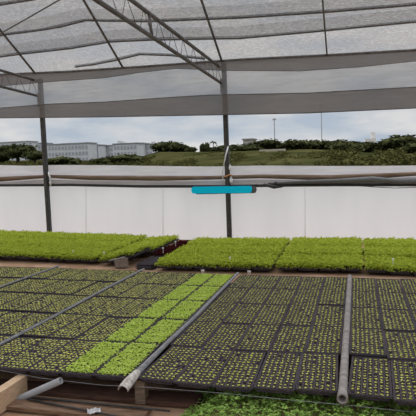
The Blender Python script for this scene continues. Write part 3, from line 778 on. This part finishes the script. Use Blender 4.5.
# dark folds of net over the purlin wires
FOLDS = [('purlin nearest the eave', [(-8, 58), (0, 57), (22, 54), (70, 48.7), (110, 42), (150, 40), (240, 38.5), (312, 32), (416, 22), (424, 21)]),
         ('second purlin up from the eave', [(-8, 38), (4, 35), (43, 30), (60, 27), (86, 20.5), (101, 21), (150, 21.6), (240, 18), (330, 12), (416, 5), (424, 4)]),
         ('short sagging purlin just above the curtain', [(75, 67), (92, 65), (115, 60.5), (140, 54.5), (170, 55.5), (205, 59)]),
         ('topmost purlin', [(-8, 7), (0, 5), (32, 0), (60, -6)])]
for k, (lab, pl) in enumerate(FOLDS):
    P = [at_roof(x, y) for x, y in pl]
    o = thing('purlin', tuple(P[0]), f'thin roof purlin with net folded over it, {lab}', 'purlin', 'roof purlins')
    Q = [p-P[0] for p in P]
    tube('rod', Q, .015, M['truss'], o, 6)
    Vv, Ff = [], []
    for i, q in enumerate(Q):
        t = random.uniform(.45, .8)
        Vv += [q+Vector((0, .05*t, -.05*t*S+.014)), q+Vector((0, 0, .016)), q+Vector((0, -.05*t, .05*t*S+.014))]
    for i in range(len(Q)-1):
        a = i*3; Ff += [(a, a+1, a+4, a+3), (a+1, a+2, a+5, a+4)]
    Vb, Fb = [], []
    for i, q in enumerate(Q):
        for m_ in range(4): Vb.append(q+Vector((0, -.075*m_, .075*m_*S+.020-(.012 if m_ in (1, 2) else 0))))
    for i in range(len(Q)-1):
        for m_ in range(3): a = i*4+m_; Fb.append((a, a+1, a+5, a+4))
    if k != 2: mesh_obj('darkening_lap', mesh_from('darkening_lap', Vb, Fb, M['overnet'], True), parent=o)  # lap added to imitate the shading gradient uphill of the purlin
    mesh_obj('net_fold', mesh_from('net_fold', Vv, Ff, M['purlnet']), parent=o)
# rafters
EAVE = [(-6.253, 'rafter above the post by the apartment blocks'), (-4.292, 'rafter midway between the two steel posts'), (-2.296, 'rafter above the post with the cyan bar'), (-.387, 'rafter farthest from the apartment blocks')]
for x, lab in EAVE:
    o = thing('roof_rafter', (x, 6.6, zroof(x, 6.6)), 'straight grey roof ' + lab, 'rafter', 'roof rafters')
    pts = [Vector((0, y-6.6, zroof(x, y)-zroof(x, 6.6)-.01)) for y in np.linspace(6.6, 2.0, 14)]
    tube('rafter_tube', pts, .022 if x < -.5 else .014, M['truss'], o, 8)
# eave beam, wind brace
ev = [at(x, y, 6.62) for x, y in [(-8, 74.8)]+ES+[(424, 49.6)]]
tag(tube('eave_beam', ev, .022, M['truss'], n=8), 'grey eave tube along the top of the net curtain', 'beam')
tag(tube('wind_brace', [p_-Vector((0, 0, .03)) for p_ in (at_roof(-6, 35.5), at_roof(26, 17.3), at_roof(62, -3.5))], .012, M['truss'], n=6), 'thin diagonal brace rod crossing the roof above the apartment blocks', 'brace')
# trusses run from the posts toward the camera
def truss(x, z0, z1, s, y1, lab, webs):
    o = thing('roof_truss', (x, 6.83, z0), lab, 'truss', 'roof trusses')
    d = 6.83-y1
    dz = lambda t: s*t*d
    lo = lambda t: Vector((0, -d*t, s*t*d)); hi = lambda t: Vector((-.03, -d*t, z1-z0+s*.85*t*d))
    for nm, f, r in (('chord', lo, .027), ('chord', hi, .027)):
        tube(nm, [f(k/10) for k in range(11)], r, M['truss'], o, 8)
    for k in range(webs):
        a, b = (k+.1)/webs, (k+.9)/webs
        tube('web', [lo(a), hi((a+b)/2)], .0045, M['truss'], o, 5); tube('web', [hi((a+b)/2), lo(b)], .0045, M['truss'], o, 5)
    for t in (.55,):
        tube('strut', [lo(t), hi(t)], .02, M['truss'], o, 6)
truss(-2.36, 3.14, 3.45, .03, 0.2, 'steel lattice truss running from the post with the cyan bar toward the camera', 13)
truss(-6.33, 3.17, 3.49, .036, 4.2, 'steel lattice truss running from the post by the apartment blocks', 6)

# ------------------------------------------------------------------ light: overcast sky, soft sun
w = bpy.data.worlds.new('overcast'); scene.world = w; w.use_nodes = True
nt = w.node_tree; nt.nodes.clear()
out = N(nt, 'ShaderNodeOutputWorld'); bg = N(nt, 'ShaderNodeBackground')
tc = N(nt, 'ShaderNodeTexCoord'); sep = N(nt, 'ShaderNodeSeparateXYZ'); nt.links.new(tc.outputs['Generated'], sep.inputs[0])
mp = N(nt, 'ShaderNodeMapping'); mp.inputs['Scale'].default_value = (3, 3, 11); mp.inputs['Location'].default_value = (.3, 0, .2); nt.links.new(tc.outputs['Generated'], mp.inputs[0])
nz = N(nt, 'ShaderNodeTexNoise'); nz.inputs['Scale'].default_value = 2.2; nz.inputs['Detail'].default_value = 6; nt.links.new(mp.outputs[0], nz.inputs['Vector'])
cr = N(nt, 'ShaderNodeValToRGB'); cr.color_ramp.elements[0].position = .36; cr.color_ramp.elements[1].position = .62
cr.color_ramp.elements[0].color = (.50, .58, .68, 1); cr.color_ramp.elements[1].color = (.80, .80, .80, 1)
nt.links.new(nz.outputs['Fac'], cr.inputs[0])
gr_ = N(nt, 'ShaderNodeValToRGB')
els = gr_.color_ramp.elements
els[0].position = .0; els[0].color = (.86, .86, .86, 1); els[1].position = 1; els[1].color = (2.7, 2.7, 2.7, 1)
for p, v in ((.04, .88), (.12, .84), (.3, 1.15), (.6, 2.1)):
    e_ = els.new(p); e_.color = (v, v, v, 1)
nt.links.new(sep.outputs['Z'], gr_.inputs[0])
mul = N(nt, 'ShaderNodeVectorMath', operation='MULTIPLY'); nt.links.new(cr.outputs[0], mul.inputs[0]); nt.links.new(gr_.outputs[0], mul.inputs[1])
nt.links.new(mul.outputs[0], bg.inputs[0]); bg.inputs[1].default_value = 1.0
nt.links.new(bg.outputs[0], out.inputs['Surface'])
sl_ = bpy.data.lights.new('sun', 'SUN'); sl_.energy = 2.5; sl_.angle = math.radians(50); sl_.color = (1, .985, .96)
so = bpy.data.objects.new('sun', sl_); COL.objects.link(so)
so.rotation_euler = Vector((.35, -.45, -1)).to_track_quat('-Z', 'Y').to_euler()

scene.view_settings.view_transform = 'Standard'; scene.view_settings.look = 'None'
scene.view_settings.exposure = 0.0; scene.view_settings.gamma = 1.0
try: scene.view_settings.use_curve_mapping = False
except Exception: pass
scene.cycles.transparent_max_bounces = 16
scene.cycles.max_bounces = 8
